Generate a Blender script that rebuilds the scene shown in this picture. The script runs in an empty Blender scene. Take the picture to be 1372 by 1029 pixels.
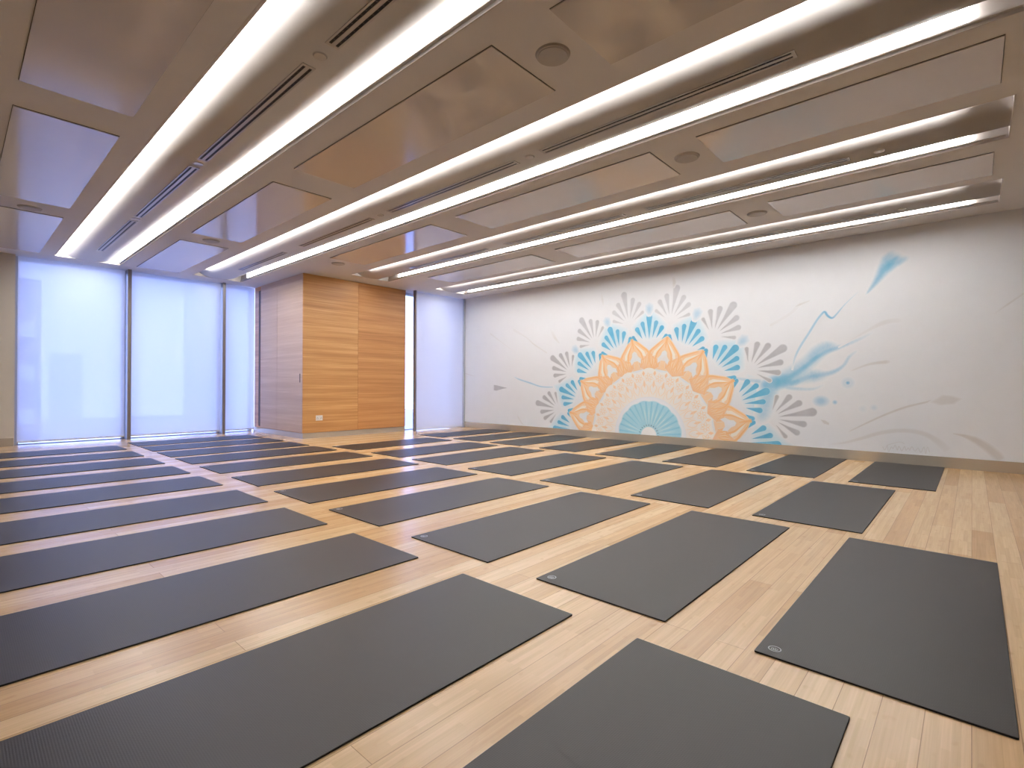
import bpy, bmesh, math, random
from mathutils import Vector, Matrix
random.seed(7)
PI = math.pi
SC = bpy.context.scene
COL = SC.collection

# ------------------------------------------------------------------ camera, world, exposure
H = 2.80                                    # ceiling height
cam_d = bpy.data.cameras.new('camera'); cam = bpy.data.objects.new('camera', cam_d); COL.objects.link(cam)
cam_d.sensor_width = 36.0; cam_d.lens = 681.7312740490881 * 36.0 / 1372.0
cam_d.clip_start = 0.05; cam_d.clip_end = 3000
def cam_rows(yaw, pitch, roll):
    R1 = Matrix(((math.cos(yaw), 0, math.sin(yaw)), (0, 1, 0), (-math.sin(yaw), 0, math.cos(yaw))))
    R2 = Matrix(((1, 0, 0), (0, math.cos(pitch), -math.sin(pitch)), (0, math.sin(pitch), math.cos(pitch))))
    R3 = Matrix(((math.cos(roll), -math.sin(roll), 0), (math.sin(roll), math.cos(roll), 0), (0, 0, 1)))
    return R3 @ R2 @ R1
_R = cam_rows(0.7350629257067371, -0.0032541674576635213, 0.0038356921067779102)
_w = lambda r: Vector((r[0], r[2], -r[1]))
_x, _y, _z = _w(_R[0]), -_w(_R[1]), -_w(_R[2])
cam.matrix_world = Matrix(((_x.x, _y.x, _z.x, 0), (_x.y, _y.y, _z.y, 0), (_x.z, _y.z, _z.z, 0.91), (0, 0, 0, 1)))
SC.camera = cam

SKY = 6.6                                   # daylight level outside
LAMP = 25.0                                 # luminance of the cove light strips
world = bpy.data.worlds.new('world'); SC.world = world; world.use_nodes = True
wn = world.node_tree; bg = wn.nodes['Background']
wtc = wn.nodes.new('ShaderNodeTexCoord'); wsep = wn.nodes.new('ShaderNodeSeparateXYZ'); wr = wn.nodes.new('ShaderNodeValToRGB')
wn.links.new(wtc.outputs['Generated'], wsep.inputs[0]); wn.links.new(wsep.outputs['Z'], wr.inputs['Fac'])
wr.color_ramp.elements[0].position = 0.0; wr.color_ramp.elements[0].color = (0.37, 0.475, 1.0, 1)
wr.color_ramp.elements[1].position = 0.6; wr.color_ramp.elements[1].color = (0.245, 0.365, 1.0, 1)
wn.links.new(wr.outputs['Color'], bg.inputs['Color']); bg.inputs['Strength'].default_value = SKY

SC.view_settings.view_transform = 'Standard'; SC.view_settings.look = 'None'
SC.view_settings.exposure = 0.0; SC.view_settings.gamma = 1.0; SC.view_settings.use_curve_mapping = False

# ------------------------------------------------------------------ helpers
def srgb(r, g, b):
    f = lambda c: ((c / 255.0) / 12.92) if c / 255.0 <= 0.04045 else (((c / 255.0) + 0.055) / 1.055) ** 2.4
    return (f(r), f(g), f(b), 1)

def new_mat(name):
    m = bpy.data.materials.new(name); m.use_nodes = True
    return m, m.node_tree, m.node_tree.nodes['Principled BSDF']

def simple(name, col, rough=0.6, metal=0.0, spec=0.5, bump=None, coat=0.0):
    m, nt, p = new_mat(name)
    p.inputs['Base Color'].default_value = col; p.inputs['Roughness'].default_value = rough
    p.inputs['Metallic'].default_value = metal; p.inputs['Specular IOR Level'].default_value = spec
    p.inputs['Coat Weight'].default_value = coat
    # faint procedural variation so that no surface is perfectly even
    tc = nt.nodes.new('ShaderNodeTexCoord'); nz = nt.nodes.new('ShaderNodeTexNoise')
    nz.inputs['Scale'].default_value = 6.0 if bump is None else bump[0]; nz.inputs['Detail'].default_value = 4
    nt.links.new(tc.outputs['Object'], nz.inputs['Vector'])
    if bump is None:
        mx = nt.nodes.new('ShaderNodeMix'); mx.data_type = 'RGBA'
        mx.inputs[6].default_value = col; mx.inputs[7].default_value = tuple(c * 0.96 for c in col[:3]) + (1,)
        nt.links.new(nz.outputs['Fac'], mx.inputs[0]); nt.links.new(mx.outputs[2], p.inputs['Base Color'])
    else:
        bp = nt.nodes.new('ShaderNodeBump'); bp.inputs['Strength'].default_value = bump[1]; bp.inputs['Distance'].default_value = bump[2]
        nt.links.new(nz.outputs['Fac'], bp.inputs['Height']); nt.links.new(bp.outputs['Normal'], p.inputs['Normal'])
    return m

def lattice(name, xs, ys, keep, z, h, mat, parent):
    bm = bmesh.new(); V = [[bm.verts.new((x, y, z)) for y in ys] for x in xs]
    for i in range(len(xs) - 1):
        for j in range(len(ys) - 1):
            if keep(i, j): bm.faces.new((V[i][j], V[i + 1][j], V[i + 1][j + 1], V[i][j + 1]))
    r = bmesh.ops.extrude_face_region(bm, geom=list(bm.faces))
    for v in r['geom']:
        if isinstance(v, bmesh.types.BMVert): v.co.z += h
    return link_mesh(name, bm, mat, parent)

def link_mesh(name, bm, mat, parent=None, smooth=False):
    me = bpy.data.meshes.new(name)
    bmesh.ops.recalc_face_normals(bm, faces=bm.faces)
    bm.to_mesh(me); bm.free()
    if smooth:
        for p in me.polygons: p.use_smooth = True
    if mat: me.materials.append(mat)
    o = bpy.data.objects.new(name, me); COL.objects.link(o)
    if parent: o.parent = parent
    return o

def box(bm, x0, x1, y0, y1, z0, z1, bev=0.0):
    vs = [bm.verts.new((x, y, z)) for z in (z0, z1) for y in (y0, y1) for x in (x0, x1)]
    fs = [(0, 2, 3, 1), (4, 5, 7, 6), (0, 1, 5, 4), (2, 6, 7, 3), (0, 4, 6, 2), (1, 3, 7, 5)]
    faces = [bm.faces.new([vs[i] for i in f]) for f in fs]
    if bev > 0:
        es = list({e for f in faces for e in f.edges})
        bmesh.ops.bevel(bm, geom=es, offset=bev, segments=2, affect='EDGES', profile=0.5)

def boxobj(name, dims, mat, parent=None, bev=0.0):
    bm = bmesh.new(); box(bm, *dims, bev=bev)
    return link_mesh(name, bm, mat, parent)

def cyl(bm, c, r0, r1, z0, z1, n=32):
    a = [bm.verts.new((c[0] + r0 * math.cos(2 * PI * i / n), c[1] + r0 * math.sin(2 * PI * i / n), z0)) for i in range(n)]
    b = [bm.verts.new((c[0] + r1 * math.cos(2 * PI * i / n), c[1] + r1 * math.sin(2 * PI * i / n), z1)) for i in range(n)]
    bm.faces.new(a[::-1]); bm.faces.new(b)
    for i in range(n): bm.faces.new((a[i], a[(i + 1) % n], b[(i + 1) % n], b[i]))

def thing(name, label, cat, loc=(0, 0, 0), group=None):
    o = bpy.data.objects.new(name, None); COL.objects.link(o); o.location = loc
    o.empty_display_size = 0.1
    o['label'] = label; o['category'] = cat
    if group: o['group'] = group
    return o

def tag(o, label, cat, group=None):
    o['label'] = label; o['category'] = cat
    if group: o['group'] = group
    return o

def struct(o): o['kind'] = 'structure'; return o

def copy_tree(o, parent=None):
    c = o.copy(); COL.objects.link(c)
    if parent: c.parent = parent
    for ch in list(o.children): copy_tree(ch, c)
    return c

# ------------------------------------------------------------------ materials
# bamboo floor: boards run along Y
def floor_material():
    m, nt, p = new_mat('bamboo_floor'); N = nt.nodes.new; L = nt.links.new
    tc = N('ShaderNodeTexCoord'); mp = N('ShaderNodeMapping'); mp.inputs['Rotation'].default_value = (0, 0, PI / 2)
    L(tc.outputs['Object'], mp.inputs['Vector'])
    br = N('ShaderNodeTexBrick'); br.offset = 0.37; br.offset_frequency = 2
    for k, v in (('Scale', 1.0), ('Brick Width', 1.85), ('Row Height', 0.097), ('Mortar Size', 0.0011), ('Mortar Smooth', 0.2), ('Bias', 0.0)):
        br.inputs[k].default_value = v
    br.inputs['Color1'].default_value = (0.0, 0.0, 0.0, 1); br.inputs['Color2'].default_value = (1, 1, 1, 1); br.inputs['Mortar'].default_value = (0.5, 0.5, 0.5, 1)
    L(mp.outputs['Vector'], br.inputs['Vector'])
    # narrow bamboo strips inside each board
    b2 = N('ShaderNodeTexBrick'); b2.offset = 0.43; b2.offset_frequency = 3
    for k, v in (('Scale', 1.0), ('Brick Width', 0.31), ('Row Height', 0.0194), ('Mortar Size', 0.0), ('Bias', 0.0)):
        b2.inputs[k].default_value = v
    b2.inputs['Color1'].default_value = (0, 0, 0, 1); b2.inputs['Color2'].default_value = (1, 1, 1, 1); b2.inputs['Mortar'].default_value = (0.5, 0.5, 0.5, 1)
    L(mp.outputs['Vector'], b2.inputs['Vector'])
    # fine grain stretched along the board
    mg = N('ShaderNodeMapping'); mg.inputs['Scale'].default_value = (90, 2.2, 1); L(tc.outputs['Object'], mg.inputs['Vector'])
    gn = N('ShaderNodeTexNoise'); gn.inputs['Scale'].default_value = 1.6; gn.inputs['Detail'].default_value = 5; L(mg.outputs['Vector'], gn.inputs['Vector'])
    # bamboo knuckles
    mk = N('ShaderNodeMapping'); mk.inputs['Scale'].default_value = (26, 13, 1); L(tc.outputs['Object'], mk.inputs['Vector'])
    kn = N('ShaderNodeTexNoise'); kn.inputs['Scale'].default_value = 1.0; kn.inputs['Detail'].default_value = 1; L(mk.outputs['Vector'], kn.inputs['Vector'])
    kr = N('ShaderNodeValToRGB'); kr.color_ramp.elements[0].position = 0.66; kr.color_ramp.elements[1].position = 0.80; L(kn.outputs['Fac'], kr.inputs['Fac'])
    base = N('ShaderNodeValToRGB'); e = base.color_ramp.elements
    e[0].position = 0.0; e[0].color = srgb(213, 175, 126); e[1].position = 1.0; e[1].color = srgb(233, 203, 158)
    mid = e.new(0.5); mid.color = srgb(225, 190, 142)
    L(br.outputs['Color'], base.inputs['Fac'])
    def mixc(fac, a, b, mode='MIX'):
        x = N('ShaderNodeMix'); x.data_type = 'RGBA'; x.blend_type = mode
        if isinstance(fac, float): x.inputs[0].default_value = fac
        else: L(fac, x.inputs[0])
        if isinstance(a, tuple): x.inputs[6].default_value = a
        else: L(a, x.inputs[6])
        if isinstance(b, tuple): x.inputs[7].default_value = b
        else: L(b, x.inputs[7])
        return x.outputs[2]
    st = N('ShaderNodeValToRGB'); st.color_ramp.elements[0].color = (0.86, 0.84, 0.80, 1); st.color_ramp.elements[1].color = (1.08, 1.08, 1.08, 1); L(b2.outputs['Color'], st.inputs['Fac'])
    c = mixc(0.55, base.outputs['Color'], st.outputs['Color'], 'MULTIPLY')
    gr = N('ShaderNodeValToRGB'); gr.color_ramp.elements[0].position = .3; gr.color_ramp.elements[0].color = (0.80, 0.76, 0.70, 1); gr.color_ramp.elements[1].position = .7; gr.color_ramp.elements[1].color = (1.06, 1.06, 1.06, 1); L(gn.outputs['Fac'], gr.inputs['Fac'])
    c = mixc(0.45, c, gr.outputs['Color'], 'MULTIPLY')
    kf = N('ShaderNodeMath'); kf.operation = 'MULTIPLY'; kf.inputs[1].default_value = 0.30; L(kr.outputs['Color'], kf.inputs[0])
    c = mixc(kf.outputs[0], c, srgb(176, 124, 80))
    mf = N('ShaderNodeMath'); mf.operation = 'MULTIPLY'; mf.inputs[1].default_value = 0.55; L(br.outputs['Fac'], mf.inputs[0])
    c = mixc(mf.outputs[0], c, srgb(120, 84, 52))
    L(c, p.inputs['Base Color'])
    p.inputs['Roughness'].default_value = 0.25; p.inputs['Specular IOR Level'].default_value = 0.76
    bp = N('ShaderNodeBump'); bp.inputs['Strength'].default_value = 0.25; bp.inputs['Distance'].default_value = 0.001; bp.invert = True
    L(br.outputs['Fac'], bp.inputs['Height']); L(bp.outputs['Normal'], p.inputs['Normal'])
    return m

def veneer_material(name, c0, c1, c2, seed):
    m, nt, p = new_mat(name); N = nt.nodes.new; L = nt.links.new
    tc = N('ShaderNodeTexCoord')
    ma = N('ShaderNodeMapping'); ma.inputs['Scale'].default_value = (0.35, 0.35, 14); ma.inputs['Location'].default_value = (seed, seed * 2, seed * 3); L(tc.outputs['Object'], ma.inputs['Vector'])
    n1 = N('ShaderNodeTexNoise'); n1.inputs['Scale'].default_value = 0.8; n1.inputs['Detail'].default_value = 6; n1.inputs['Roughness'].default_value = .65; L(ma.outputs['Vector'], n1.inputs['Vector'])
    mb = N('ShaderNodeMapping'); mb.inputs['Scale'].default_value = (1.2, 1.2, 170); mb.inputs['Location'].default_value = (seed, 0, 0); L(tc.outputs['Object'], mb.inputs['Vector'])
    n2 = N('ShaderNodeTexNoise'); n2.inputs['Scale'].default_value = 1.0; n2.inputs['Detail'].default_value = 3; L(mb.outputs['Vector'], n2.inputs['Vector'])
    ad = N('ShaderNodeMath'); ad.operation = 'MULTIPLY_ADD'; L(n2.outputs['Fac'], ad.inputs[0]); ad.inputs[1].default_value = 0.62; L(n1.outputs['Fac'], ad.inputs[2])
    rp = N('ShaderNodeValToRGB'); e = rp.color_ramp.elements
    e[0].position = 0.52; e[0].color = c0; e[1].position = 1.10; e[1].color = c2; x = e.new(0.82); x.color = c1
    L(ad.outputs[0], rp.inputs['Fac']); L(rp.outputs['Color'], p.inputs['Base Color'])
    p.inputs['Roughness'].default_value = 0.38
    return m

def mat_rubber():
    m, nt, p = new_mat('mat_rubber'); N = nt.nodes.new; L = nt.links.new
    tc = N('ShaderNodeTexCoord'); wv = N('ShaderNodeTexWave'); wv.bands_direction = 'X'; wv.inputs['Scale'].default_value = 55; L(tc.outputs['Object'], wv.inputs['Vector'])
    w2 = N('ShaderNodeTexWave'); w2.bands_direction = 'Y'; w2.inputs['Scale'].default_value = 55; L(tc.outputs['Object'], w2.inputs['Vector'])
    mu = N('ShaderNodeMath'); mu.operation = 'MULTIPLY'; L(wv.outputs['Fac'], mu.inputs[0]); L(w2.outputs['Fac'], mu.inputs[1])
    bp = N('ShaderNodeBump'); bp.inputs['Strength'].default_value = 0.35; bp.inputs['Distance'].default_value = 0.0006
    L(mu.outputs[0], bp.inputs['Height']); L(bp.outputs['Normal'], p.inputs['Normal'])
    nz = N('ShaderNodeTexNoise'); nz.inputs['Scale'].default_value = 3; L(tc.outputs['Object'], nz.inputs['Vector'])
    mx = N('ShaderNodeMix'); mx.data_type = 'RGBA'; mx.inputs[6].default_value = (0.026, 0.0232, 0.022, 1); mx.inputs[7].default_value = (0.032, 0.0288, 0.0275, 1)
    L(nz.outputs['Fac'], mx.inputs[0]); L(mx.outputs[2], p.inputs['Base Color'])
    p.inputs['Roughness'].default_value = 0.44; p.inputs['Specular IOR Level'].default_value = 0.52
    return m

def fabric_material(name, dense, tone):
    m, nt, p = new_mat(name); N = nt.nodes.new; L = nt.links.new
    out = nt.nodes['Material Output']; nt.nodes.remove(p)
    tc = N('ShaderNodeTexCoord'); nz = N('ShaderNodeTexNoise'); nz.inputs['Scale'].default_value = 240; L(tc.outputs['Object'], nz.inputs['Vector'])
    mx = N('ShaderNodeMix'); mx.data_type = 'RGBA'; mx.inputs[6].default_value = (tone, tone, tone, 1); mx.inputs[7].default_value = (tone + .05, tone + .05, tone + .04, 1); L(nz.outputs['Fac'], mx.inputs[0])
    tl = N('ShaderNodeBsdfTranslucent'); df = N('ShaderNodeBsdfDiffuse'); tp = N('ShaderNodeBsdfTransparent')
    L(mx.outputs[2], tl.inputs['Color']); L(mx.outputs[2], df.inputs['Color'])
    a = N('ShaderNodeMixShader'); a.inputs[0].default_value = dense; L(tl.outputs[0], a.inputs[1]); L(df.outputs[0], a.inputs[2])
    b = N('ShaderNodeMixShader'); b.inputs[0].default_value = 0.07 if dense < .6 else 0.03; L(a.outputs[0], b.inputs[1]); L(tp.outputs[0], b.inputs[2])
    L(b.outputs[0], out.inputs['Surface'])
    return m

def glass_material():
    m, nt, p = new_mat('window_glass'); N = nt.nodes.new; L = nt.links.new
    out = nt.nodes['Material Output']; nt.nodes.remove(p)
    tp = N('ShaderNodeBsdfTransparent'); tp.inputs['Color'].default_value = (0.94, 0.97, 0.98, 1)
    gl = N('ShaderNodeBsdfGlossy'); gl.inputs['Roughness'].default_value = 0.02
    fr = N('ShaderNodeFresnel'); fr.inputs['IOR'].default_value = 1.45
    a = N('ShaderNodeMixShader'); L(fr.outputs[0], a.inputs[0]); L(tp.outputs[0], a.inputs[1]); L(gl.outputs[0], a.inputs[2]); L(a.outputs[0], out.inputs['Surface'])
    return m

def lamp_material():
    m, nt, p = new_mat('lamp_strip'); N = nt.nodes.new
    out = nt.nodes['Material Output']; nt.nodes.remove(p)
    em = N('ShaderNodeEmission'); em.inputs['Color'].default_value = (1.0, 0.98, 0.96, 1); em.inputs['Strength'].default_value = LAMP
    nt.links.new(em.outputs[0], out.inputs['Surface'])
    return m

WALLC = srgb(238, 241, 246)
def paint(name, col, alpha=1.0, base=WALLC):
    """wall paint thinned over its ground colour where the brush coverage drops"""
    m, nt, p = new_mat(name); N = nt.nodes.new; L = nt.links.new
    at = N('ShaderNodeAttribute'); at.attribute_name = 'cover'
    tc = N('ShaderNodeTexCoord'); nz = N('ShaderNodeTexNoise'); nz.inputs['Scale'].default_value = 7; nz.inputs['Detail'].default_value = 4; L(tc.outputs['Object'], nz.inputs['Vector'])
    mr = N('ShaderNodeMapRange'); mr.inputs['From Min'].default_value = .3; mr.inputs['From Max'].default_value = .7; mr.inputs['To Min'].default_value = alpha * .80; mr.inputs['To Max'].default_value = alpha
    L(nz.outputs['Fac'], mr.inputs['Value'])
    mu = N('ShaderNodeMath'); mu.operation = 'MULTIPLY'; L(at.outputs['Fac'], mu.inputs[0]); L(mr.outputs['Result'], mu.inputs[1])
    mx = N('ShaderNodeMix'); mx.data_type = 'RGBA'; mx.inputs[6].default_value = base; mx.inputs[7].default_value = col; L(mu.outputs[0], mx.inputs[0])
    L(mx.outputs[2], p.inputs['Base Color']); p.inputs['Roughness'].default_value = 0.7
    p.inputs['Specular IOR Level'].default_value = 0.25
    return m

M = {}
M['floor'] = floor_material()
M['ceil'] = simple('ceiling_paint', srgb(224, 221, 221), 0.75, spec=0.2)
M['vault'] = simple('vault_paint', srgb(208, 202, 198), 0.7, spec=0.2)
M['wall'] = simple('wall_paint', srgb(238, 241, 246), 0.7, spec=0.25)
M['wall_dim'] = simple('wall_paint_darkened', srgb(105, 94, 84), 0.7, spec=0.2)  # unseen walls, coloured dark to cut bounce light on the near ceiling
M['wall_beige'] = simple('wall_paint_beige', srgb(216, 208, 196), 0.7, spec=0.2)
M['panel'] = simple('satin_panel', srgb(214, 207, 203), 0.11, spec=0.9)
M['panel_gap'] = simple('panel_shadow_gap', (0.10, 0.09, 0.08, 1), 0.8)
M['dark_frame'] = simple('dark_brown_frame', srgb(84, 66, 54), 0.4)
M['steel'] = simple('brushed_plinth', srgb(206, 198, 186), 0.28, metal=0.6)
M['bronze'] = simple('bronze_baseboard', srgb(212, 202, 188), 0.22, metal=0.55)
M['alu'] = simple('dark_aluminium', srgb(150, 144, 142), 0.35, metal=0.3)
M['alu_light'] = simple('light_aluminium', srgb(196, 198, 202), 0.35, metal=0.4)
M['white_plastic'] = simple('white_plastic', srgb(240, 238, 234), 0.35)
M['flange'] = simple('diffuser_flange', srgb(200, 194, 190), 0.22, spec=0.7)
M['vane'] = simple('slot_vanes', srgb(70, 64, 62), 0.4)
M['black'] = simple('dark_slot', (0.008, 0.008, 0.01, 1), 0.6)
M['grille'] = simple('speaker_mesh', srgb(184, 178, 172), 0.6)
M['veneer_a'] = veneer_material('oak_veneer_left', srgb(186, 130, 76), srgb(214, 160, 100), srgb(230, 184, 126), 1.3)
M['veneer_b'] = veneer_material('oak_veneer_right', srgb(182, 124, 72), srgb(210, 152, 94), srgb(222, 168, 112), 5.1)
M['veneer_c'] = veneer_material('oak_veneer_side_daylit', srgb(198, 166, 140), srgb(214, 186, 162), srgb(226, 200, 178), 9.4)  # oak made paler: window light on the side is put into its colour
M['rubber'] = mat_rubber()
M['rubber_edge'] = simple('mat_edge', (0.012, 0.009, 0.006, 1), 0.7)
M['logo'] = simple('mat_logo_print', srgb(176, 184, 192), 0.5)
M['fabric'] = fabric_material('blind_fabric', .45, .82); M['fabric_dimmed'] = fabric_material('blind_fabric_dimmed', .72, .84); M['glass'] = glass_material(); M['lamp'] = lamp_material()  # second, denser fabric stands for weaker daylight behind the right blind
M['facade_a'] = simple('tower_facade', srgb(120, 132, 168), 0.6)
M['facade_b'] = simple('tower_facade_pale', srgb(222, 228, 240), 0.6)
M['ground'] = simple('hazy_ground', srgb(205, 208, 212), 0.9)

# ------------------------------------------------------------------ room shell
XW = -10.35                                  # inner face of the window wall (blinds hang here)
XG = -10.55                                  # glass line of the left bay
YM = 7.567                                   # mural wall
XR = 1.9; YB = -1.4                          # right wall, wall behind the camera
bm = bmesh.new(); vs = [(XG - .35, YB - .2), (XR + .2, YB - .2), (XR + .2, YM + .2), (-8.75, YM + .2), (-8.75, 6.07), (XG - .35, 6.07)]
lo = [bm.verts.new(v + (-.2,)) for v in vs]; hi = [bm.verts.new(v + (0,)) for v in vs]; bm.faces.new(lo[::-1]); bm.faces.new(hi)
for i in range(6): bm.faces.new((lo[i], lo[(i + 1) % 6], hi[(i + 1) % 6], hi[i]))
struct(link_mesh('floor', bm, M['floor']))
struct(boxobj('wall_back', (-8.75, XR + .2, YM, YM + .2, 0, H + .4), M['wall']))
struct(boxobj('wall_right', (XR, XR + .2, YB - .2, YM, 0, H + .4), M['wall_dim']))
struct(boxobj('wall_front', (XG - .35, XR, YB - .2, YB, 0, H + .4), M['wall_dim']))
struct(boxobj('wall_left', (XG - .35, XW - .01, YB, 0.64, 0, H + .4), M['wall_beige']))

# ceiling soffit: slab pieces around the four light coves (x from, x to, y from, y to)
COVES = [(-10.05, .21, 1.02, 1.82), (-10.0, .21, 2.80, 3.61), (-7.9, .21, 4.60, 5.37), (-7.82, .21, 6.37, 7.18)]
bm = bmesh.new()
ys = [YB] + [v for c in COVES for v in c[2:]] + [YM]
XC = lambda y: -8.75 if y > 5.5 else XG - .35
for i in range(0, len(ys), 2): box(bm, XC(ys[i + 1] - .6 if ys[i + 1] < 7 else 7), XR, ys[i], ys[i + 1], H, H + .30)
for c in COVES:
    box(bm, XC(c[2]), c[0], c[2], c[3], H, H + .30); box(bm, c[1], XR, c[2], c[3], H, H + .30)
box(bm, XG - .35, XR, YB, 6.08, H + .30, H + .40); box(bm, -8.75, XR, 6.08, YM, H + .30, H + .40)
struct(link_mesh('ceiling', bm, M['ceil']))

# baseboards
struct(boxobj('baseboard_back', (-8.25, XR, YM - .014, YM, 0, .122), M['bronze']))
struct(boxobj('baseboard_left', (XW - .01, XW + .006, YB, 0.63, 0, .122), M['bronze']))
struct(boxobj('baseboard_right', (XR - .014, XR, YB, YM - .014, 0, .122), M['bronze']))

# ------------------------------------------------------------------ light coves
def light_cove(x0, x1, y0, y1, label, lamp_in=0.33):
    w = y1 - y0; hh = .20; cx_, cy_ = (x0 + x1) / 2, (y0 + y1) / 2
    t = thing('light_cove', label, 'ceiling light', (cx_, cy_, H), 'long light coves in the ceiling')
    l = (x1 - x0) / 2 - .001
    bm = bmesh.new(); n = 28; th = .006          # convex panel: flush in the middle, curling up to both slots
    rows = []
    for i in range(n + 1):
        u = -1 + 2 * i / n; y = u * w / 2 * .985; z = hh * abs(u) ** 3.6 + .001
        rows.append([bm.verts.new((s * l, y, z + d)) for d in (0, th) for s in (-1, 1)])
    for a, b in zip(rows, rows[1:]):
        bm.faces.new((a[0], a[1], b[1], b[0])); bm.faces.new((a[2], b[2], b[3], a[3]))
        bm.faces.new((a[0], b[0], b[2], a[2])); bm.faces.new((a[1], a[3], b[3], b[1]))
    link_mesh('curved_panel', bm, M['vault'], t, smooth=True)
    for s, nm in ((-1, 0), (1, 1)):
        bm = bmesh.new(); ya, yb = sorted((s * (w / 2 - .0005), s * (w / 2 - .008)))
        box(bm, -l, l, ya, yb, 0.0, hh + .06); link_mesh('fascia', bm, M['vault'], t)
        yo = s * (w / 2 - .009)
        ya, yb = sorted((yo, yo - s * .018))
        lp = boxobj('light_strip', (-l + lamp_in, l - .22, ya, yb, .030, .185), M['lamp'], t, bev=.004)
        ya, yb = sorted((yo, yo - s * .022))
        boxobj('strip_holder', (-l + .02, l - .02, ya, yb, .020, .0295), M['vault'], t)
    for s in (-1, 1):
        xa, xb = sorted((s * l, s * (l - .006)))
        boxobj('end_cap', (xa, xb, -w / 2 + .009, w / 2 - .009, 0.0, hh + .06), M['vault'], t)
    return t
light_cove(*COVES[0], 'long light cove nearest the camera, widest, reaching top left of photo', lamp_in=.02)
light_cove(*COVES[1], 'long light cove second nearest, ending above the wood closet corner')
light_cove(*COVES[2], 'long light cove third from the camera, ending right of the wood closet')
light_cove(*COVES[3], 'thin looking light cove beside the mural wall', lamp_in=.12)

# ------------------------------------------------------------------ linear slot diffusers
def make_diffuser(L, label, loc):
    t = thing('slot_diffuser', label, 'air vent', loc, 'linear air slots in the light coves')
    xe = [-L / 2 - .02, -L / 2, L / 2, L / 2 + .02]
    lattice('flange', xe, [-.040, -.029, -.011, .011, .029, .040], lambda i, j: i != 1 or j in (0, 2, 4), -.006, .006, M['flange'], t)
    for yc in (-.020, .020):
        boxobj('slot', (-L / 2, L / 2, yc - .009, yc + .009, -.003, -.0005), M['black'], t)
        k = int(L / .045); xs = []
        for i in range(1, k): x = -L / 2 + L * i / k; xs += [x - .003, x + .003]
        lattice('vane_grid', xs, [yc - .0095, yc - .008, yc + .008, yc + .0095], lambda i, j: i % 2 == 0 or j != 1, -.0040, .0010, M['vane'], t)
    return t
cov_n = ['nearest light cove', 'second light cove', 'third light cove', 'light cove by the mural wall']
SEG = {0: [(-2.63, -.85), (-4.79, -2.93), (-6.97, -5.03), (-9.14, -7.2)],
       1: [(-2.56, -.76), (-4.69, -2.87), (-6.76, -5.07), (-8.92, -7.30)],
       2: [(-2.57, -.77), (-4.62, -2.86), (-6.70, -4.98)],
       3: [(-2.57, -.77), (-4.62, -2.86), (-6.70, -4.98)]}
ordn = ['first', 'second', 'third', 'fourth']
for ci, segs in SEG.items():
    yc = (COVES[ci][2] + COVES[ci][3]) / 2
    for si, (a, b) in enumerate(segs):
        make_diffuser(b - a, 'double air slot in the %s, %s from right end' % (cov_n[ci], ordn[si]), ((a + b) / 2, yc, H + .001))

def ceiling_disc(x, y, label):
    bm = bmesh.new(); cyl(bm, (0, 0), .034, .040, -.007, 0, 32)
    o = link_mesh('sprinkler_cover', bm, M['flange']); o.location = (x, y, H + .001)
    tag(o, label, 'sprinkler cover', 'round sprinkler covers in the light coves')
for x, ci, w in ((-2.78, 0, 'between its first and second air slots'), (-4.91, 0, 'between its second and third air slots'), (-7.08, 0, 'between its third and fourth air slots'),
                 (-2.71, 1, 'between its first and second air slots'), (-4.88, 1, 'between its second and third air slots'),
                 (-.55, 2, 'right of its first air slot'), (-2.71, 3, 'between its first and second air slots'), (-.55, 3, 'right of its first air slot')):
    ceiling_disc(x, (COVES[ci][2] + COVES[ci][3]) / 2, 'small round cover, %s, %s' % ('the light cove by the mural' if ci == 3 else cov_n[ci], w))

# ------------------------------------------------------------------ satin ceiling panels and speakers in the soffit bands
def ceiling_panel(x0, x1, y0, y1, label):
    cx_, cy_ = (x0 + x1) / 2, (y0 + y1) / 2
    t = thing('ceiling_panel', label, 'ceiling panel', (cx_, cy_, H), 'satin radiant panels in the ceiling')
    lx, ly = (x1 - x0) / 2, (y1 - y0) / 2
    boxobj('shadow_gap', (-lx - .0025, lx + .0025, -ly - .0025, ly + .0025, -.002, 0), M['panel_gap'], t)
    boxobj('face_panel', (-lx, lx, -ly, ly, -.008, -.002), M['panel'], t, bev=.002)
bands = [(.57, 'left ceiling band'), (2.30, 'second ceiling band'), (4.07, 'third ceiling band'), (5.90, 'ceiling band nearest the mural')]
P1 = [(-1.57, .13), (-4.39, -1.98), (-7.19, -4.82), (-9.95, -7.66)]
P2 = [(-1.55, .13), (-4.28, -1.93), (-7.07, -4.71)]
for bi, (yc, nm) in enumerate(bands):
    for pi, (a, b) in enumerate(P1 if bi < 2 else P2):
        where = ('nearest the camera end', 'second from the camera end', 'third from the camera end', 'nearest the windows')[pi]
        if bi > 1 and pi == 2: where = 'nearest the windows'
        ceiling_panel(a, b, yc - .29, yc + .29, 'satin rectangular ceiling panel in the %s, %s' % (nm, where))

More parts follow.
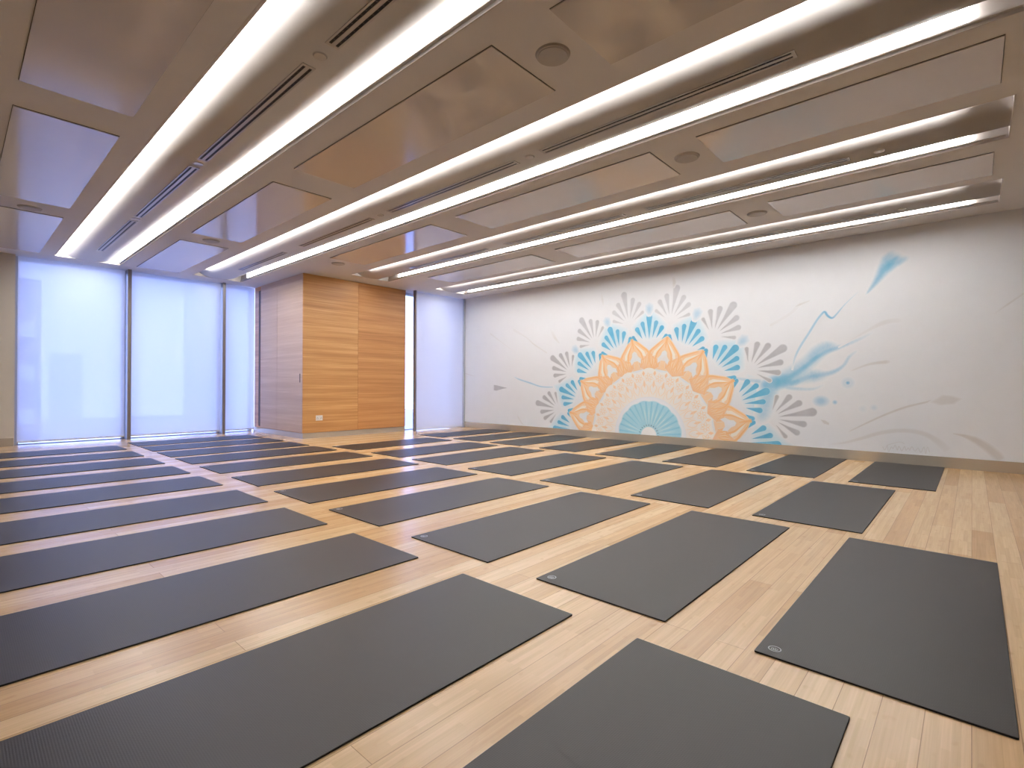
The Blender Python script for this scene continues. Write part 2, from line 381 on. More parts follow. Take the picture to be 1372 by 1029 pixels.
def ceiling_speaker(x, y, label):
    t = thing('ceiling_speaker', label, 'ceiling speaker', (x, y, H), 'round ceiling speakers')
    bm = bmesh.new(); cyl(bm, (0, 0), .094, .10, -.010, 0, 48); link_mesh('bezel', bm, M['grille'], t)
    bm = bmesh.new(); cyl(bm, (0, 0), .082, .085, -.014, -.0095, 48); link_mesh('mesh_grille', bm, M['grille'], t)
ceiling_speaker(-7.50, .57, 'round grey ceiling speaker at far left, between two bluish panels')
ceiling_speaker(-1.775, 2.30, 'round grey ceiling speaker at top centre, nearest the camera')
ceiling_speaker(-7.42, 2.30, 'small looking round ceiling speaker above the left windows')
ceiling_speaker(-1.745, 4.07, 'round grey ceiling speaker right of centre, in the third ceiling band')
ceiling_speaker(-7.32, 4.05, 'round ceiling speaker above the wood closet')
ceiling_speaker(-1.74, 5.90, 'round ceiling speaker in the ceiling band nearest the mural')

# ------------------------------------------------------------------ windows, posts, blinds
def window(name, x, y0, y1):
    t = thing(name, '', ''); del t['label']; del t['category']; t['kind'] = 'structure'
    boxobj('glass_pane', (x - .006, x + .006, y0 + .03, y1 - .03, .01, H - .03), M['glass'], t)
    bm = bmesh.new()
    for a, b in ((y0, y0 + .05), (y1 - .05, y1)): box(bm, x - .04, x + .04, a, b, 0, H)
    box(bm, x - .04, x + .04, y0 + .05, y1 - .05, 0, .012); box(bm, x - .04, x + .04, y0 + .05, y1 - .05, H - .05, H)
    link_mesh('window_frame', bm, M['alu_light'], t)
    return t
window('window_1', XG, .64, 1.975); window('window_2', XG, 1.975, 3.42); window('window_3', XG, 3.42, 3.99)
window('window_4', -8.62, 6.085, YM - .002)
# window posts
struct(boxobj('trim_1', (XG + .04, XW + .07, 1.960, 2.012, 0, H), M['alu'], bev=.003))
struct(boxobj('trim_2', (XG + .04, XW + .07, 3.392, 3.440, 0, H), M['alu'], bev=.003))
struct(boxobj('trim_3', (-8.275, -8.20, 6.205, 6.235, 0, H), M['alu'], bev=.003))
struct(boxobj('trim_4', (-8.58, -8.22, YM - .05, YM - .001, 0, H), M['alu_light'], bev=.003))

def roller_blind(x, y0, y1, z0, label, fab='fabric'):
    t = thing('roller_blind', label, 'roller blind', (x, (y0 + y1) / 2, 0), 'white translucent roller blinds'); w = (y1 - y0) / 2
    bm = bmesh.new(); n = 6
    vs = [[bm.verts.new((0, -w + 2 * w * i / n, z)) for i in range(n + 1)] for z in (z0, H - .02)]
    for i in range(n): bm.faces.new((vs[0][i], vs[0][i + 1], vs[1][i + 1], vs[1][i]))
    link_mesh('fabric', bm, M[fab], t)
    boxobj('bottom_rail', (-.008, .008, -w, w, z0 - .016, z0 + .006), M['white_plastic'], t, bev=.002)
    return t
roller_blind(XW, .665, 1.935, .062, 'white roller blind glowing bluish, leftmost and widest, beside the beige wall')
roller_blind(XW, 2.02, 3.38, .062, 'white roller blind glowing bluish, between the two window posts')
roller_blind(XW, 3.445, 3.975, .062, 'narrow white roller blind beside the wood closet')
roller_blind(-8.25, 6.24, YM - .055, .03, 'dimmer looking roller blind between the wood closet and mural wall', 'fabric_dimmed')

# ------------------------------------------------------------------ wood closet
cx0, cx1, cy0, cy1 = -10.42, -8.354, 3.99, 6.078
cl = thing('wood_closet', 'tall oak veneered closet block between the window blinds', 'closet', (cx1, cy0, 0))
def cb(name, d, mat, bev=0.0, par=cl):
    d = (d[0] - cx1, d[1] - cx1, d[2] - cy0, d[3] - cy0, d[4], d[5]); return boxobj(name, d, mat, par, bev)
cb('body', (cx0, cx1 - .02, cy0 + .02, cy1, .09, H - .001), M['veneer_b'])
cb('plinth', (cx0, cx1 - .004, cy0 + .004, cy1 - .004, 0, .0895), M['steel'])['label'] = 'brushed metal plinth'
cb('front_panel', (cx1 - .0195, cx1, cy0, 5.027, .096, H - .004), M['veneer_a'], .0015)
cb('front_panel', (cx1 - .0195, cx1, 5.030, cy1, .096, H - .004), M['veneer_b'], .0015)
d1 = cb('side_door', (-9.36, cx1 - .022, cy0, cy0 + .0195, .10, H - .10), M['veneer_c'], .0015)
d2 = cb('side_door', (-10.10, -9.364, cy0, cy0 + .0195, .10, H - .10), M['veneer_c'], .0015)
cb('door_header', (-10.10, cx1 - .022, cy0 + .002, cy0 + .0195, H - .096, H - .004), M['veneer_c'])
cb('door_track', (-10.17, -10.104, cy0 - .004, cy0 + .0195, .12, H - .09), M['dark_frame'])['label'] = 'dark vertical door track'
h = boxobj('door_handle', (-.10 - .010, -.10 + .010, -.006, 0, .95, 1.10), M['dark_frame'], d1, .001); h['label'] = 'small dark recessed handle'

# wall plate on the closet front
wp = thing('wall_socket', 'small white double socket plate low on the wood closet front', 'power outlet', (cx1 + .0005, 4.282, .34))
boxobj('back_plate', (0, .006, -.062, .062, -.045, .045), M['white_plastic'], wp, .002)
for s in (-1, 1):
    b_ = boxobj('socket_insert', (.0062, .010, s * .031 - .025, s * .031 + .025, -.036, .036), M['white_plastic'], wp, .0015)
    bm = bmesh.new()
    for dy, dz in ((-.010, -.008), (.010, -.008), (0, .010)): box(bm, .0102, .0108, s * .031 + dy - .003, s * .031 + dy + .003, dz - .005, dz + .005)
    link_mesh('pin_slots', bm, M['black'], b_)

# ------------------------------------------------------------------ yoga mats
MW, ML = .645, 1.778
def make_mat():
    t = thing('yoga_mat', 'x', 'yoga mat', (0, 0, 0), 'charcoal yoga mats laid out in four rows')
    bm = bmesh.new()
    # rounded-corner slab
    r = .005; pts = []
    for cx_, cy_, a0 in ((MW - r, r, -90), (MW - r, ML - r, 0), (r, ML - r, 90), (r, r, 180)):
        for k in range(4): a = math.radians(a0 + 30 * k); pts.append((cx_ + r * math.cos(a), cy_ + r * math.sin(a)))
    lo = [bm.verts.new((x, y, 0.0005)) for x, y in pts]; hi = [bm.verts.new((x, y, .0055)) for x, y in pts]
    top = [bm.verts.new((x + (.0012 if x < MW / 2 else -.0012), y + (.0012 if y < ML / 2 else -.0012), .0062)) for x, y in pts]
    n = len(pts); bm.faces.new(lo[::-1]); f = bm.faces.new(top)
    for i in range(n):
        bm.faces.new((lo[i], lo[(i + 1) % n], hi[(i + 1) % n], hi[i])); bm.faces.new((hi[i], hi[(i + 1) % n], top[(i + 1) % n], top[i]))
    o = link_mesh('mat_sheet', bm, M['rubber'], t)
    o.data.materials.append(M['rubber_edge'])
    for p in o.data.polygons:
        if abs(p.normal.z) < .3: p.material_index = 1
    # printed ring logo with a small leaf shape, near corner
    bm = bmesh.new(); n = 40; c = (.050, .058); z = .0066
    def ring(r0, r1, a0=0, a1=2 * PI, n=40, c=c, sx=1, sy=1):
        A = [bm.verts.new((c[0] + r0 * sx * math.cos(a0 + (a1 - a0) * i / n), c[1] + r0 * sy * math.sin(a0 + (a1 - a0) * i / n), z)) for i in range(n + 1)]
        B = [bm.verts.new((c[0] + r1 * sx * math.cos(a0 + (a1 - a0) * i / n), c[1] + r1 * sy * math.sin(a0 + (a1 - a0) * i / n), z)) for i in range(n + 1)]
        for i in range(n): bm.faces.new((A[i], A[i + 1], B[i + 1], B[i]))
    ring(.017, .021)
    for s in (-1, 0, 1): ring(.0035, .0055, 0, 2 * PI, 16, (c[0] + s * .007, c[1] - abs(s) * .003), .7, 1.6)
    ring(.010, .012, PI, 2 * PI, 20)
    link_mesh('logo_mark', bm, M['logo'], t)['label'] = 'pale round printed logo'
    return t
ROWS = [
 ('front row nearest the camera', -.115, [-.895, -1.823, -2.805, -3.77, -4.69, -5.66, -6.58, -7.50, -8.42, -9.36]),
 ('second row from the camera', 1.855, [-.554, -1.521, -2.485, -3.47, -4.404, -5.373, -6.32, -7.217, -8.03, -8.87, -9.68]),
 ('third row from the camera', 3.798, [-1.15, -2.103, -3.071, -4.081, -5.075, -5.979, -7.008]),
 ('back row along the mural wall', 5.776, [-.879, -1.808, -2.775, -3.725, -4.687, -5.70, -6.574, -7.50])]
names = ['rightmost', 'second from the right', 'third from the right', 'fourth from the right', 'fifth from the right', 'sixth from the right', 'seventh from the right', 'eighth from the right', 'ninth from the right', 'tenth from the right', 'eleventh from the right']
proto = make_mat(); first = True
for rn, yb, xs in ROWS:
    for i, x in enumerate(xs):
        o = proto if first else copy_tree(proto); first = False
        o.location = (x, yb, 0); o.rotation_euler = (0, 0, math.radians(random.uniform(-.25, .25)))
        nm = names[i]
        if i == len(xs) - 1: nm = 'last one by the windows'
        o['label'] = 'dark grey yoga mat, %s, %s' % (nm, rn)

# ------------------------------------------------------------------ painted mural (local frame: x along the wall, z up, origin at the mandala's centre foot)
MX = -3.86
mural = thing('wall_mural', 'painted half mandala in orange, blue and grey with ink splashes on white wall', 'mural', (MX, YM, 0))
WASH = srgb(200, 232, 246); ORG = srgb(250, 212, 168); ROS = srgb(170, 224, 243); CRM = srgb(250, 243, 234)
PW = paint('mural_blue_wash', WASH, 1.0)
PB = paint('mural_blue', srgb(98, 184, 222), 1.0, WASH)
PI_ = paint('mural_rosette_blue', ROS, 1.0)
PIr = paint('mural_rosette_rib', srgb(222, 243, 250), 1.0, ROS)
PBd = paint('mural_rosette_fold', srgb(110, 186, 216), .6, ROS)
PBt = paint('mural_dark_teeth', srgb(96, 150, 176), 1.0)
PG = paint('mural_grey', srgb(184, 186, 193), 1.0)
PO = paint('mural_orange', ORG, 1.0)
POd = paint('mural_deep_orange', srgb(246, 196, 142), 1.0, ORG)
POb = paint('mural_orange_band', srgb(247, 200, 150), 1.0)
POs = paint('mural_band_stripe', srgb(252, 228, 196), 1.0, srgb(247, 200, 150))
POl = paint('mural_cream', CRM, 1.0, ORG)
PWh = paint('mural_white', WALLC, 1.0, ORG)
PWw = paint('mural_plain_white', srgb(242, 245, 249), 1.0)
PL = paint('mural_lace_ground', CRM, 1.0)
PLo = paint('mural_lace_orange', srgb(247, 204, 158), .95, CRM)
PGs = paint('mural_grey_streak', srgb(198, 193, 189), .6)
PGf = paint('mural_grey_faint', srgb(206, 202, 198), .6)
PBs = paint('mural_ink_blue', srgb(112, 190, 224), 1.0)
ZMIN = .1225                                    # top of the baseboard

_coat = [0]
def coat(lay):
    """each brush mark dries a hair above the one before it"""
    _coat[0] += 1; return lay + (_coat[0] % 41) * .023

class Brush:
    """collects flat paint shapes lying on the wall; lay = tiny coat order"""
    def __init__(s): s.bm = bmesh.new(); s.cov = s.bm.verts.layers.float.new('cover')
    def v(s, p, lay, c):
        x = s.bm.verts.new((p[0], -.0010 - lay * .0010, max(p[1], ZMIN))); x[s.cov] = c; return x
    def poly(s, pts, lay=0, feather=.006, c=1.0, core=None):
        """outline pts; inner copy opaque, outer rim fades to nothing"""
        lay = coat(lay); n = len(pts); cx_ = sum(p[0] for p in pts) / n; cy_ = sum(p[1] for p in pts) / n
        if max(p[1] for p in pts) < ZMIN: return
        inn = []
        for i in range(n):
            a = Vector(pts[i - 1]); b = Vector(pts[(i + 1) % n]); t = (b - a)
            nn = Vector((-t.y, t.x)); nn = nn.normalized() if nn.length > 1e-9 else Vector((0, 0))
            inn.append(nn)
        area = sum(pts[i][0] * pts[(i + 1) % n][1] - pts[(i + 1) % n][0] * pts[i][1] for i in range(n))
        sg = 1 if area > 0 else -1
        A = [s.v(p, lay, 0.0) for p in pts]
        if feather > .019:
            rad = sum(math.hypot(p[0] - cx_, p[1] - cy_) for p in pts) / n; q = max(.15, 1 - feather / rad)
            B = [s.v((cx_ + (p[0] - cx_) * q, cy_ + (p[1] - cy_) * q), lay, c) for p in pts]
        else:
            B = [s.v((p[0] + nn.x * feather * sg, p[1] + nn.y * feather * sg), lay, c) for p, nn in zip(pts, inn)]
        for i in range(n):
            try: s.bm.faces.new((A[i], A[(i + 1) % n], B[(i + 1) % n], B[i]))
            except ValueError: pass
        m = s.v((cx_, cy_), lay, c if core is None else core)
        for i in range(n): s.bm.faces.new((B[i], B[(i + 1) % n], m))
    def stroke(s, pts, widths, lay=0, cs=None):
        lay = coat(lay); P = smooth_line(pts); n = len(P); rows = []
        for i, p in enumerate(P):
            a = Vector(P[max(0, i - 1)]); b = Vector(P[min(n - 1, i + 1)]); t = (b - a).normalized(); nn = Vector((-t.y, t.x))
            u = i / (n - 1); w = interp(widths, u); c = interp(cs, u) if cs else 1.0
            rows.append([s.v((p[0] + nn.x * w * k, p[1] + nn.y * w * k), lay, c * cc) for k, cc in ((-1, 0), (-.35, 1), (.35, 1), (1, 0))])
        for r, q in zip(rows, rows[1:]):
            for k in range(3): s.bm.faces.new((r[k], r[k + 1], q[k + 1], q[k]))
    def done(s, name, mat, parent=mural):
        me = bpy.data.meshes.new(name)
        bmesh.ops.delete(s.bm, geom=[f for f in s.bm.faces if f.calc_area() < 1e-9], context='FACES_ONLY')
        s.bm.normal_update()
        for f in s.bm.faces:
            if f.normal.y > 0: f.normal_flip()
        s.bm.to_mesh(me); s.bm.free(); me.materials.append(mat)
        o = bpy.data.objects.new(name, me); COL.objects.link(o); o.parent = parent; return o

def interp(vals, u):
    if not isinstance(vals, (list, tuple)): return vals
    k = u * (len(vals) - 1); i = min(int(k), len(vals) - 2); return vals[i] + (vals[i + 1] - vals[i]) * (k - i)
def smooth_line(pts, sub=6):
    out = []; n = len(pts)
    for i in range(n - 1):
        p0 = Vector(pts[max(0, i - 1)]); p1 = Vector(pts[i]); p2 = Vector(pts[i + 1]); p3 = Vector(pts[min(n - 1, i + 2)])
        for k in range(sub):
            t = k / sub; q = .5 * ((2 * p1) + (-p0 + p2) * t + (2 * p0 - 5 * p1 + 4 * p2 - p3) * t * t + (-p0 + 3 * p1 - 3 * p2 + p3) * t ** 3)
            out.append((q.x, q.y))
    out.append(tuple(pts[-1])); return out
ZC = .12
def pol(r, deg): a = math.radians(deg); return (r * math.cos(a), ZC + r * math.sin(a))
def loc(r, deg, px, py):
    """point px along the outward ray, py across it, from the point at polar (r, deg)"""
    a = math.radians(deg); x, z = pol(r, deg); return (x + px * math.cos(a) - py * math.sin(a), z + px * math.sin(a) + py * math.cos(a))
def teardrop(r, deg, phi, r0, r1, w):
    """drop from r0 (pointed) to r1 (round) leaning phi degrees from the outward ray"""
    f = math.radians(phi); out = []; n = 14
    def pt(u, v): return loc(r, deg, u * math.cos(f) - v * math.sin(f), u * math.sin(f) + v * math.cos(f))
    rc = r1 - w
    out.append(pt(r0, 0)); out.append(pt(r0 + (rc - r0) * .5, -w * .52))
    for i in range(n + 1):
        a = -PI / 2 - .12 + (PI + .24) * i / n; out.append(pt(rc + w * math.cos(a), w * math.sin(a)))
    out.append(pt(r0 + (rc - r0) * .5, w * .52))
    return out

GA = [11.25 + 22.5 * k for k in range(8)]; BA = [22.5 * k for k in range(9)]
# outer grey fans
for i, d in enumerate(GA):
    b = Brush()
    for phi, ln, w in ((0, .60, .064), (-20, .48, .050), (20, .48, .050), (-40, .44, .047), (40, .44, .047), (-63, .36, .036), (63, .36, .036)):
        b.poly(teardrop(1.84, d, phi, .10, ln - .02, w), 1, .018, (1, 1, .85, .62, .62, .85, 1, 1)[i])
    b.done('grey_fan', PG)
# blue wash behind the blue fans
for i, d in enumerate(BA):
    b = Brush()
    b.poly([loc(1.36, d, *q) for q in ((.22, -.27), (.40, -.33), (.52, -.22), (.68, -.06), (.76, 0), (.68, .06), (.52, .22), (.40, .33), (.22, .27), (.16, 0))], 0, .13, .85)
    w_ = b.done('blue_wash', PW)
    b = Brush()
    for phi, ln, w in ((0, .61, .055), (-15, .52, .040), (15, .52, .040), (-31, .48, .042), (31, .48, .042), (-52, .42, .036), (52, .42, .036)):
        b.poly(teardrop(1.36, d, phi, .19 + abs(phi) * .0012, ln - .02, w), 2, .008)
    b.done('blue_fan', PB)
# orange petals: pointed stars with a white heart and cream veins
for i, d in enumerate(GA):
    L_ = lambda pts: [loc(1.52, d, *q) for q in pts]
    out = Brush()
    out.poly(L_([(-.46, -.12), (-.34, -.26), (-.22, -.30), (-.13, -.235), (-.02, -.135), (.06, -.055), (.095, 0), (.06, .055), (-.02, .135), (-.13, .235), (-.22, .30), (-.34, .26), (-.46, .12)]), 2, .012)
    pet = out.done('orange_petal', PO)
    k = Brush()
    for s_ in (-1, 1):                       # two cream blades either side of the mid rib
        k.poly(L_([(.0, s_ * .022), (-.07, s_ * .10), (-.17, s_ * .185), (-.26, s_ * .20), (-.24, s_ * .13), (-.14, s_ * .085), (-.07, s_ * .045)][::-s_]), 3, .010)
    k.done('petal_inlay', POl, pet)
    k = Brush()
    k.poly(L_([(-.36, -.085), (-.28, -.105), (-.22, -.06), (-.16, -.045), (-.13, 0), (-.16, .045), (-.22, .06), (-.28, .105), (-.36, .085), (-.31, .03), (-.31, -.03)]), 4, .010)
    k.done('petal_heart', PWh, pet)
    k = Brush()
    for s_ in (-1, 1):
        k.stroke(L_([(-.42, s_ * .05), (-.33, s_ * .125), (-.20, s_ * .12), (-.09, s_ * .06), (.0, s_ * .012)]), [.004, .013, .017, .012, .004], 5)
        k.stroke(L_([(-.44, s_ * .16), (-.33, s_ * .235), (-.20, s_ * .245), (-.08, s_ * .15), (.02, s_ * .06)]), [.004, .014, .018, .014, .006], 5)
    k.stroke(L_([(-.10, 0), (-.02, 0), (.075, 0)]), [.004, .018, .028], 5)
    k.done('petal_vein', POd, pet)
# orange band under the petals with striped diamonds in between
b = Brush(); n = 96
for i, d in enumerate(BA):
    b.poly([loc(1.14, d, *q) for q in ((-.13, -.0), (-.05, -.17), (.06, -.20), (.13, -.09), (.24, 0), (.13, .09), (.06, .20), (-.05, .17))], 3, .012)
b.done('orange_band', POb)
b = Brush()
for d in BA:
    for py in (-.12, -.08, -.04, 0, .04, .08, .12):
        b.stroke([loc(1.14, d, -.07 + abs(py) * .3, py * .75), loc(1.14, d, .06, py), loc(1.14, d, .19 - abs(py) * 1.1, py * .8)], [.002, .009, .002], 5)
b.done('band_stripes', POs)
# lace ring: small cream and orange blossoms
b = Brush()
ring_o = [pol(1.06 + .03 * math.cos(math.radians(16 * a)), a) for a in range(0, 181, 3)] + [pol(.585, a) for a in range(180, -1, -3)]
b.bm.verts.ensure_lookup_table()
ro = [pol(1.06 + .03 * math.cos(math.radians(16 * a)), a) for a in range(0, 181, 3)]; ri = [pol(.59, a) for a in range(0, 181, 3)]
A_ = [b.v(p, 3.6, .8) for p in ro]; B_ = [b.v(p, 3.6, .8) for p in ri]
for i in range(len(ro) - 1): b.bm.faces.new((A_[i], A_[i + 1], B_[i + 1], B_[i]))
b.done('lace_ground', PL)
b = Brush(); rnd = random.Random(3)
for k in range(17):
    d = 11.25 * k
    for j in range(6):
        aa = j * 60 + 15
        for s in (-1, 1):
            b.stroke([loc(.93, d, .015 * math.cos(math.radians(aa)), .015 * math.sin(math.radians(aa))), loc(.93, d, .05 * math.cos(math.radians(aa + s * 22)), .05 * math.sin(math.radians(aa + s * 22))), loc(.93, d, .082 * math.cos(math.radians(aa)), .082 * math.sin(math.radians(aa)))], [.003, .006, .003], 5, [.8, .8, .6])
    d2 = d + 5.6
    b.poly([loc(.83, d2, *q) for q in ((-.07, 0), (-.01, -.028), (.05, -.012), (.075, 0), (.05, .012), (-.01, .028))], 5, .010, .75)
    b.poly([loc(1.0, d2, *q) for q in ((-.05, 0), (0, -.03), (.05, 0), (0, .03))], 5, .010, .9)
    for s in (-1, 1):
        b.stroke([loc(.66, d2, 0, s * .005), loc(.66, d2, .06, s * .045), loc(.66, d2, .13, s * .05), loc(.66, d2, .17, s * .005)], [.004, .008, .008, .004], 5, .6)
    b.stroke([loc(.62, d, 0, 0), loc(.62, d, .10, 0), loc(.62, d, .20, 0)], [.003, .007, .003], 5, .5)
b.done('lace_blossoms', PLo)
# blue rosette in the middle
b = Brush()
b.poly([pol(.62, a) for a in range(-12, 193, 6)] , 5.6, .06)
b.done('rosette_halo', PWw)
b = Brush(); pts = [pol(.545 + .018 * abs(math.sin(math.radians(a * 180 / 22.5 * .5 * 2))), a) for a in range(-15, 196, 2)]
b.poly(pts, 6.4, .02)
ros = b.done('blue_rosette', PI_)
b = Brush()
for k in range(17):
    d = 11.25 * k
    b.stroke([pol(.19, d), pol(.36, d), pol(.50, d)], [.004, .012, .003], 7, [1, .9, .2])
b.done('rosette_ribs', PIr, ros)
b = Brush()
for k in range(16):
    d = 11.25 * k + 5.6
    b.stroke([pol(.24, d), pol(.42, d), pol(.54, d)], [.004, .016, .020], 7, [.2, .5, .6])
b.done('rosette_folds', PBd, ros)
b = Brush()
b.poly([pol(.135, a) for a in range(-20, 201, 10)], 8, .012)
b.done('rosette_eye', PWw, ros)
b = Brush()
for k in range(13): b.poly([loc(.165, 15 * k, *q) for q in ((-.012, -.012), (.02, 0), (-.012, .012))], 8, .003)
b.done('rosette_teeth', PBt, ros)
# blue haze on the tips above the fans
for d in (45, 67.5, 90, 112.5, 135):
    b = Brush()
    b.poly([loc(2.05, d, *q) for q in ((-.14, -.03), (-.04, -.085), (.06, -.085), (.11, 0), (.06, .085), (-.04, .085), (-.14, .03))], 1.3, .09, .5)
    b.done('blue_tip_haze', PBs)
# ink splashes
b = Brush()
b.stroke([(2.075, 1.13), (2.106, 1.29), (2.168, 1.437), (2.273, 1.618), (2.358, 1.768), (2.417, 1.85), (2.451, 1.876), (2.484, 1.824), (2.533, 1.791), (2.582, 1.835), (2.671, 1.949), (2.812, 2.092)],
         [.012, .018, .020, .018, .018, .020, .020, .016, .010, .006], 3, [.0, .5, .6, .7, .95, .9, .5, .1])
b.done('ink_thread', PBs)
def field_patch(name, strokes, mat, res=.016, lay=1):
    """one patch of watery paint: coverage at each point is the strongest brush stroke there"""
    segs = []
    for pts, ws, cs in strokes:
        P = smooth_line(pts, 4); n = len(P)
        for i in range(n - 1):
            u = i / (n - 1); segs.append((P[i], P[i + 1], interp(ws, u), interp(ws, min(1, u + 1 / (n - 1))), interp(cs, u), interp(cs, min(1, u + 1 / (n - 1)))))
    x0 = min(min(a[0], b_[0]) - max(w0, w1) for a, b_, w0, w1, _, _ in segs); x1 = max(max(a[0], b_[0]) + max(w0, w1) for a, b_, w0, w1, _, _ in segs)
    z0 = max(ZMIN, min(min(a[1], b_[1]) - max(w0, w1) for a, b_, w0, w1, _, _ in segs)); z1 = max(max(a[1], b_[1]) + max(w0, w1) for a, b_, w0, w1, _, _ in segs)
    nx, nz = int((x1 - x0) / res) + 2, int((z1 - z0) / res) + 2
    C = [[0.0] * nz for _ in range(nx)]
    for a, b_, w0, w1, c0, c1 in segs:
        w = max(w0, w1); dx, dz = b_[0] - a[0], b_[1] - a[1]; l2 = dx * dx + dz * dz + 1e-9
        for ix in range(max(0, int((min(a[0], b_[0]) - w - x0) / res)), min(nx, int((max(a[0], b_[0]) + w - x0) / res) + 2)):
            for iz in range(max(0, int((min(a[1], b_[1]) - w - z0) / res)), min(nz, int((max(a[1], b_[1]) + w - z0) / res) + 2)):
                x, z = x0 + ix * res, z0 + iz * res
                t = max(0, min(1, ((x - a[0]) * dx + (z - a[1]) * dz) / l2)); d = math.hypot(x - a[0] - t * dx, z - a[1] - t * dz)
                ww = w0 + (w1 - w0) * t
                if d < ww:
                    q = 1 - d / ww; q = q * q * (3 - 2 * q); v = (c0 + (c1 - c0) * t) * q
                    C[ix][iz] = 1 - (1 - C[ix][iz]) * (1 - v * .35) if C[ix][iz] > v else max(C[ix][iz], v)
    b = Brush(); V = {}
    def vv(ix, iz):
        if (ix, iz) not in V: V[(ix, iz)] = b.v((x0 + ix * res, z0 + iz * res), lay, C[ix][iz])
        return V[(ix, iz)]
    for ix in range(nx - 1):
        for iz in range(nz - 1):
            if max(C[ix][iz], C[ix + 1][iz], C[ix][iz + 1], C[ix + 1][iz + 1]) > .015:
                b.bm.faces.new((vv(ix, iz), vv(ix + 1, iz), vv(ix + 1, iz + 1), vv(ix, iz + 1)))
    return b.done(name, mat)
field_patch('ink_cone', [
    ([(2.90, 2.06), (2.99, 2.19), (3.08, 2.34), (3.16, 2.43)], [.012, .05, .10, .12], [.5, .75, .75, .6]),
    ([(3.04, 2.30), (3.09, 2.44), (3.15, 2.52)], [.05, .08, .05], [.5, .55, .2]),
    ([(3.10, 2.32), (3.20, 2.40), (3.28, 2.43)], [.05, .07, .05], [.5, .6, .2]),
    ([(3.10, 2.36), (3.15, 2.42), (3.20, 2.46)], [.04, .04, .03], [.5, .95, .7])], PBs)
field_patch('ink_plume', [
    ([(1.74, .93), (1.85, .955), (1.97, 1.00), (2.06, 1.04)], [.10, .14, .13, .06], [.7, .95, .85, .4]),
    ([(1.86, .96), (2.08, 1.061), (2.239, 1.187), (2.367, 1.301), (2.493, 1.373), (2.615, 1.415), (2.80, 1.49), (2.95, 1.57)], [.07, .07, .06, .05, .05, .04, .03, .02], [.9, .85, .8, .75, .6, .45, .25, .05]),
    ([(1.90, .99), (2.10, 1.09), (2.26, 1.23), (2.36, 1.34), (2.47, 1.42), (2.58, 1.41)], [.16, .15, .13, .13, .11, .06], [.5, .45, .45, .5, .45, .2]),
    ([(1.88, .97), (2.062, .972), (2.239, 1.03), (2.368, 1.058), (2.534, 1.095), (2.656, 1.178), (2.719, 1.289), (2.80, 1.36)], [.09, .08, .06, .06, .045, .03, .03, .02], [.9, .8, .4, .5, .55, .45, .3, .05]),
    ([(2.15, 1.00), (2.30, 1.05), (2.42, 1.06)], [.10, .12, .09], [.2, .5, .3]),
    ([(1.95, .97), (2.08, .96), (2.15, .985)], [.06, .06, .04], [.9, .85, .6]),
    ([(1.88, .95), (2.02, .90), (2.151, .882), (2.325, .883), (2.452, .942)], [.05, .04, .035, .03, .02], [.4, .4, .35, .25, .0]),
    ([(1.80, .92), (1.76, .75), (1.72, .55), (1.66, .45)], [.16, .16, .14, .10], [.7, .45, .35, .1]),
    ([(1.66, .98), (1.40, 1.02), (1.20, 1.06)], [.05, .03, .02], [.5, .35, .0])], PBs, .014, .6)
def blot(x, z, r, c, lay=2, rx=1.0):
    b = Brush(); b.poly([(x + rx * r * math.cos(i * PI / 9), z + r * math.sin(i * PI / 9)) for i in range(18)], lay, r * .85, c); b.done('ink_blot', PBs)
blot(2.704, .961, .085, .35); blot(2.704, .961, .035, .9, 3); blot(2.41, .725, .085, .6, 2, 1.3); blot(2.565, .714, .035, .7); blot(2.973, .66, .05, .2); blot(2.86, .64, .06, .12)
# grey hair-line streaks
b = Brush(); b.poly([(2.40, .49), (2.46, .485), (2.51, .45), (2.50, .415), (2.44, .43)], 1, .015, .9); b.done('grey_streak', PGs)
b = Brush(); b.stroke([(2.72, .35), (2.736, .363), (2.928, .485), (3.113, .593), (3.291, .679), (3.461, .736), (3.606, .790)], [.006, .012, .016, .018, .016, .014], 1, [0, .7, .9, .9, .9, .6]); b.done('grey_streak', PGs)
b = Brush(); b.poly([(3.48, .735), (3.606, .835), (3.70, .825), (3.80, .785), (3.72, .715), (3.58, .695)], 1, .045, .7); b.done('grey_streak', PGs)
b = Brush(); b.stroke([(2.45, .17), (2.641, .20), (2.814, .262), (3.04, .355), (3.221, .394), (3.394, .387), (3.528, .327), (3.66, .20)], [.02, .02, .03, .035, .035, .04, .06], 1, [0, .5, .6, .6, .6, .6, .2]); b.done('grey_streak', PGs)
b = Brush(); b.stroke([(3.70, .39), (3.78, .375), (3.88, .335), (3.97, .27), (4.05, .19), (4.09, .135)], [.006, .02, .045, .055, .06, .05], 1, [.5, 1, 1, .9, .8, .7]); b.done('grey_streak', PGs)
b = Brush(); b.stroke([(2.72, 1.10), (2.774, 1.128), (2.927, 1.19), (3.091, 1.212), (3.14, 1.21)], [.006, .014, .02, .03, .02], 1, [0, .5, .7, .8, 0]); b.done('grey_streak', PGs)
b = Brush(); b.stroke([(4.02, 1.69), (4.141, 1.796), (4.30, 1.93)], [.006, .014, .012], 1, [0, .6, .5]); b.done('grey_streak', PGs)
b = Brush(); b.stroke([(2.60, 1.41), (2.851, 1.57), (3.075, 1.69), (3.25, 1.70)], [.01, .02, .04, .04], 1, [0, .3, .5, .1]); b.done('grey_streak', PGs)
b = Brush(); b.stroke([(-4.39, 1.18), (-4.156, 1.128), (-4.0, 1.10)], [.012, .012, .006], 1, [.8, .7, .1]); b.done('faint_streak', PGf)
b = Brush(); b.stroke([(-3.595, 1.994), (-3.316, 1.823), (-3.005, 1.64), (-2.80, 1.55)], [.03, .016, .012, .006], 1, [.5, .4, .3, 0]); b.done('faint_streak', PGf)
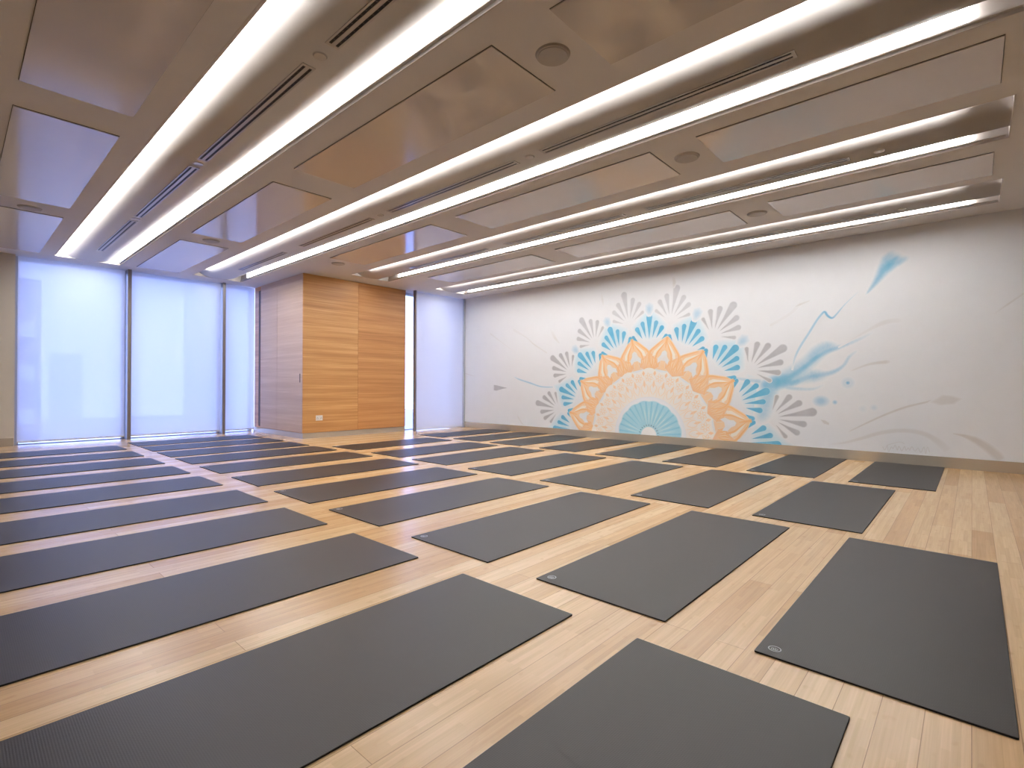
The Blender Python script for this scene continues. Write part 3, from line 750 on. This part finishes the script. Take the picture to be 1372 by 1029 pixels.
b = Brush(); b.stroke([(-2.95, 2.03), (-2.60, 1.85), (-2.422, 1.715), (-2.091, 1.529)], [.05, .02, .02, .02], 1, [.3, .4, .7, .5]); b.done('faint_streak', PGf)
b = Brush(); b.stroke([(2.10, 1.97), (2.167, 2.001), (2.281, 2.039)], [.008, .02, .01], 3, [.2, .9, .5]); b.done('faint_streak', PGf)
b = Brush(); b.stroke([(1.80, 1.75), (1.877, 1.79), (2.06, 1.90), (2.20, 2.05)], [.02, .03, .03, .04], 1, [.5, .3, .3, .1]); b.done('faint_streak', PGf)
b = Brush(); b.stroke([(-2.85, .35), (-2.798, .271), (-2.70, .158), (-2.62, .13)], [.01, .02, .02, .02], 1, [.1, .6, .6, .3]); b.done('faint_streak', PGf)
b = Brush(); b.stroke([(-.9, 2.55), (-.88, 2.40), (-.86, 2.30)], [.02, .03, .02], 1, [.1, .6, .2]); b.done('faint_streak', PGf)
b = Brush(); b.stroke([(.40, 2.62), (.42, 2.52), (.40, 2.44)], [.03, .04, .02], 1, [.2, .8, .3]); b.done('faint_streak', PGf)
b = Brush(); b.stroke([(-2.0, 1.95), (-1.90, 1.80), (-1.80, 1.70)], [.05, .04, .02], 1, [.1, .6, .4]); b.done('faint_streak', PGf)

b = Brush(); b.poly([(-3.50, .93), (-3.40, .92), (-3.22, .885), (-3.08, .862), (-3.22, .845), (-3.42, .80), (-3.50, .81)], 1, .03, 1.0); b.done('grey_arrowhead', PG)
b = Brush(); b.stroke([(-2.95, 1.10), (-2.802, 1.039), (-2.512, .965), (-2.233, .894), (-1.95, .885)], [.008, .02, .02, .016, .01], 1, [0, .5, .6, .6, .5]); b.done('blue_hairline', PBs)
# the painter's illegible signature scrawl
b = Brush(); x = 3.06; up = True; pts = []
while x < 3.50:
    pts.append((x, (.205 if up else .155) + rnd.uniform(-.02, .02))); x += rnd.uniform(.012, .03); up = not up
b.stroke(pts, [.005, .006, .005], 2, .7); b.stroke([(3.10, .21), (3.22, .26), (3.27, .24)], .006, 2, .6); b.done('signature', PGs)

# ------------------------------------------------------------------ outside
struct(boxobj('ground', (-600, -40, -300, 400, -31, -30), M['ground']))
def tower(x, y, wx, wy, z1, mat, label, z0=-30):
    t = thing('distant_tower', label, 'building', (x, y, z0), 'hazy buildings seen through the blinds')
    boxobj('tower_walls', (-wx / 2, wx / 2, -wy / 2, wy / 2, 0, z1 - z0), mat, t)
    bm = bmesh.new(); k = int((z1 - z0) / 4)
    for i in range(1, k): box(bm, wx / 2, wx / 2 + .15, -wy / 2 + .5, wy / 2 - .5, i * 4 - .8, i * 4 + .6)
    link_mesh('window_bands', bm, M['facade_b'], t)
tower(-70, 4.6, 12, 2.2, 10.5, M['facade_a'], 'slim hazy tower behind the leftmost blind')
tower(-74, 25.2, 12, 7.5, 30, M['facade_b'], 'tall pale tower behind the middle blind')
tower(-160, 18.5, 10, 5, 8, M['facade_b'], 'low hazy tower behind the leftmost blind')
